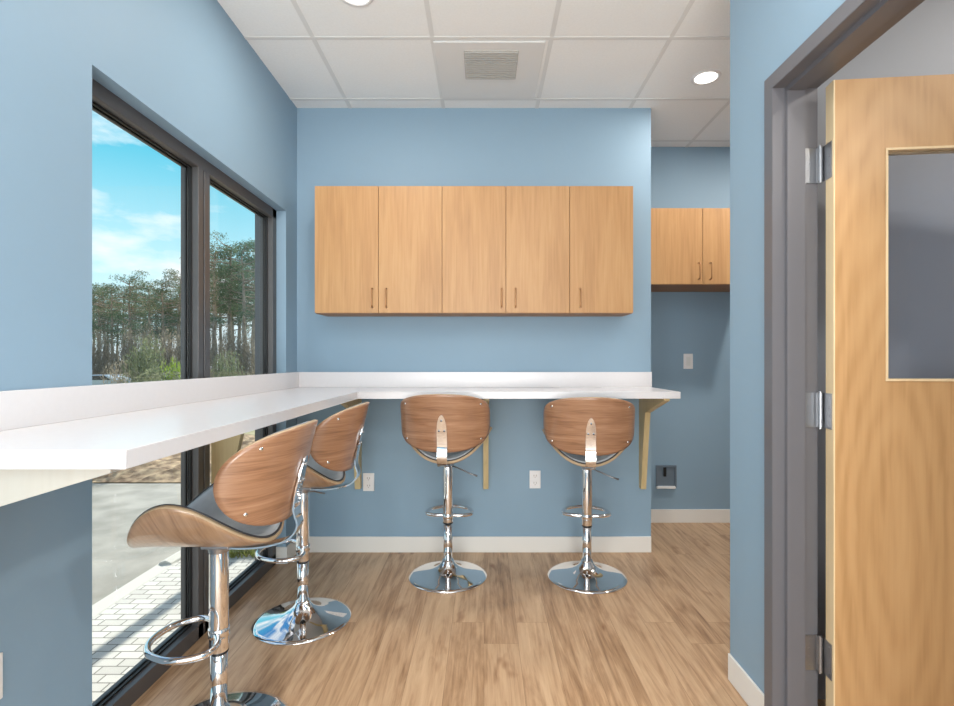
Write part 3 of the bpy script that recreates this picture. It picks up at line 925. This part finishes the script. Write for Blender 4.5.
for i, Ht in enumerate((10, 10, 10, 10, 10)):
    tr, fo = pine_meshes(100+i, Ht)
    t = empty('pine_tree', (0, 0, 0), cat='tree')
    a = obj('trunk', tr, M['bark'], t, True); b_ = obj('foliage', fo, M['needle'], t)
    variants.append(t)
used = [False]*5
def pine(px, top, Y, label, vi, rz=0.0, group='pine trees beyond the car park'):
    src = variants[vi % 5]
    if used[vi % 5]: t = copy_tree(src)
    else: t = src; used[vi % 5] = True
    x = (px-484)/F*Y
    base = -1.2; topz = 1.25+(360-top)/F*Y
    s = (topz-base)/10.0
    t.location = (x, Y, base); t.scale = (s*1.0, s*1.0, s); t.rotation_euler = (0, 0, rz)
    t['label'] = label; t['group'] = group
    return t
random.seed(11)
front = [(98, 288, 50, 'pine tree at the left edge of the near window pane'),
         (112, 285, 47, 'second pine from the left in the near window pane, thin crown'),
         (130, 276, 48, 'tall rounded pine in the middle left of the near window pane'),
         (150, 284, 52, 'pine with a dark crown in the centre of the near window pane'),
         (164, 281, 49, 'pine with bare trunk right of centre in the near window pane'),
         (178, 275, 50, 'pine beside the mullion at the right of the near window pane'),
         (214, 248, 44, 'tall pine beside the mullion at the left of the far window pane'),
         (229, 243, 46, 'tallest pine in the centre of the far window pane'),
         (245, 247, 44, 'tall pine right of centre in the far window pane'),
         (257, 242, 47, 'tall pine at the right edge of the far window pane')]
for i, (px, top, Y, lab) in enumerate(front):
    pine(px, top, Y, lab, i, random.uniform(0, 6))
for i in range(30):
    px = 86+i*6.2+random.uniform(-3, 3)
    top = (292 if px < 190 else 262)+random.uniform(-4, 16)
    pine(px, top, 58+random.uniform(0, 14), 'thin pine in the far rows of the wood beyond the car park', i+2, random.uniform(0, 6), 'pines deep in the wood')
# undergrowth
def bush_bm(seed, n, s, squash=1.0, clumps=9):
    rnd = random.Random(seed); bm = bmesh.new()
    for k in range(clumps):
        a = rnd.uniform(0, 6.28); r = rnd.uniform(0, .55)
        c = (r*math.cos(a), r*math.sin(a), .3+rnd.uniform(0, .45))
        leaves(bm, c, .45, .45, .32, n//clumps, s, rnd)
    return bm
def shrub(name, px, top, Y, w, mat_, seed, n, s, label, cat='shrub', group=None, src=None):
    x = (px-484)/F*Y; base = gz(x, Y); hz_ = 1.25+(360-top)/F*Y-base
    wr = w/F*Y/2
    t = empty(name, (x, Y, base), label=label, cat=cat, group=group)
    t.scale = (wr, wr, hz_)
    if src is None:
        f = obj('foliage', bush_bm(seed, n, s), mat_, t)
        bm = bmesh.new(); rnd = random.Random(seed)
        for k in range(7):
            a = rnd.uniform(0, 6.28); tube(bm, [(0, 0, 0), (.2*math.cos(a), .2*math.sin(a), .3), (.4*math.cos(a), .4*math.sin(a), .65)], [.02, .015, .008], 5)
        obj('stems', bm, M['bark'], t, True)
    else:
        for ch in src.children:
            c = ch.copy(); c.parent = t; col.objects.link(c)
    return t
src = None
for i in range(24):
    px = 88+i*7.6+random.uniform(-3, 3); Y = 42+random.uniform(-2, 2)
    t = shrub('brush', px, 334+random.uniform(-18, 12), Y, 28+random.uniform(-6, 8), M['leaf_brown'], 40, 1300, .07, 'clump of brown undergrowth at the foot of the pines', 'bush', 'undergrowth at the foot of the pines', src)
    if src is None: src = t
shrub('shrub', 146, 338, 13, 54, M['leaf_grey'], 7, 5200, .05, 'large rounded grey-green shrub in the middle of the near window pane')
shrub('shrub', 112, 357, 14, 46, M['leaf_brown'], 8, 2600, .05, 'low brownish shrub at the left of the near window pane')
shrub('shrub', 171, 350, 9.5, 32, M['leaf_bright'], 9, 3800, .07, 'small bright yellow-green shrub next to the mullion')
shrub('shrub', 228, 352, 16, 44, M['leaf_grey'], 10, 2200, .06, 'low pale shrub at the foot of the far window pane')
# small tree in the mulch bed (its trunk shows below the counter)
tt = empty('young_tree', (-4.55, 7.2, G), label='slim tree trunk in the straw mulch bed, seen below the counter', cat='tree')
bm = bmesh.new(); tube(bm, [(0, 0, 0), (0.02, 0, .45), (0.0, 0, 1.0)], [.075, .06, .05], 10); obj('trunk', bm, M['bark'], tt, True)
bm = bmesh.new(); leaves(bm, (0, 0, 1.05), .32, .32, .26, 900, .05, random.Random(3)); obj('foliage', bm, M['leaf_grey'], tt)
# parked cars, mostly hidden by the backsplash
def car(px, Y, paint, label):
    x = (px-484)/F*Y
    t = empty('parked_car', (x, Y, -1.2), label=label, cat='car', group=None)
    bm = bmesh.new()
    side = [(-2.1, .3), (-2.15, .7), (-1.9, .95), (-1.0, 1.05), (-.5, 1.42), (.9, 1.45), (1.5, 1.08), (2.1, .95), (2.2, .6), (2.15, .3)]
    prism(bm, side, lambda u, v, w: (u, w, v), -.85, .85, bev=.05)
    obj('car_body', bm, paint, t)
    bm = bmesh.new()
    prism(bm, [(-.85, 1.08), (-.46, 1.36), (.85, 1.39), (1.3, 1.08)], lambda u, v, w: (u, w, v), -.87, .87)
    obj('side_windows', bm, M['carglass'], t)
    for wx in (-1.35, 1.35):
        for wy in (-.86, .66):
            bm = bmesh.new(); cyl(bm, (wx, wy, .33), (0, 1, 0), .33, .2, 20); obj('wheel', bm, M['tire'], t, True)
car(101, 36, M['carpaint'], 'pale blue parked car just above the backsplash, left edge of the window')
car(158, 39, M['carwhite'], 'white parked car beyond the shrubs, mostly hidden')
# unseen slim post, added to cast a shadow stripe on the pavers
pt = obj('shadow_post', lathe(bmesh.new(), [(0, 0), (.09, 0), (.09, .02), (.05, .03), (.045, 4.2), (0, 4.2)], 16), M['bronze'], loc=(-1.62, 6.0, G), smooth=True)
tag(pt, 'unseen slim dark post added outside to cast a stripe of shadow on the pavers', 'post')
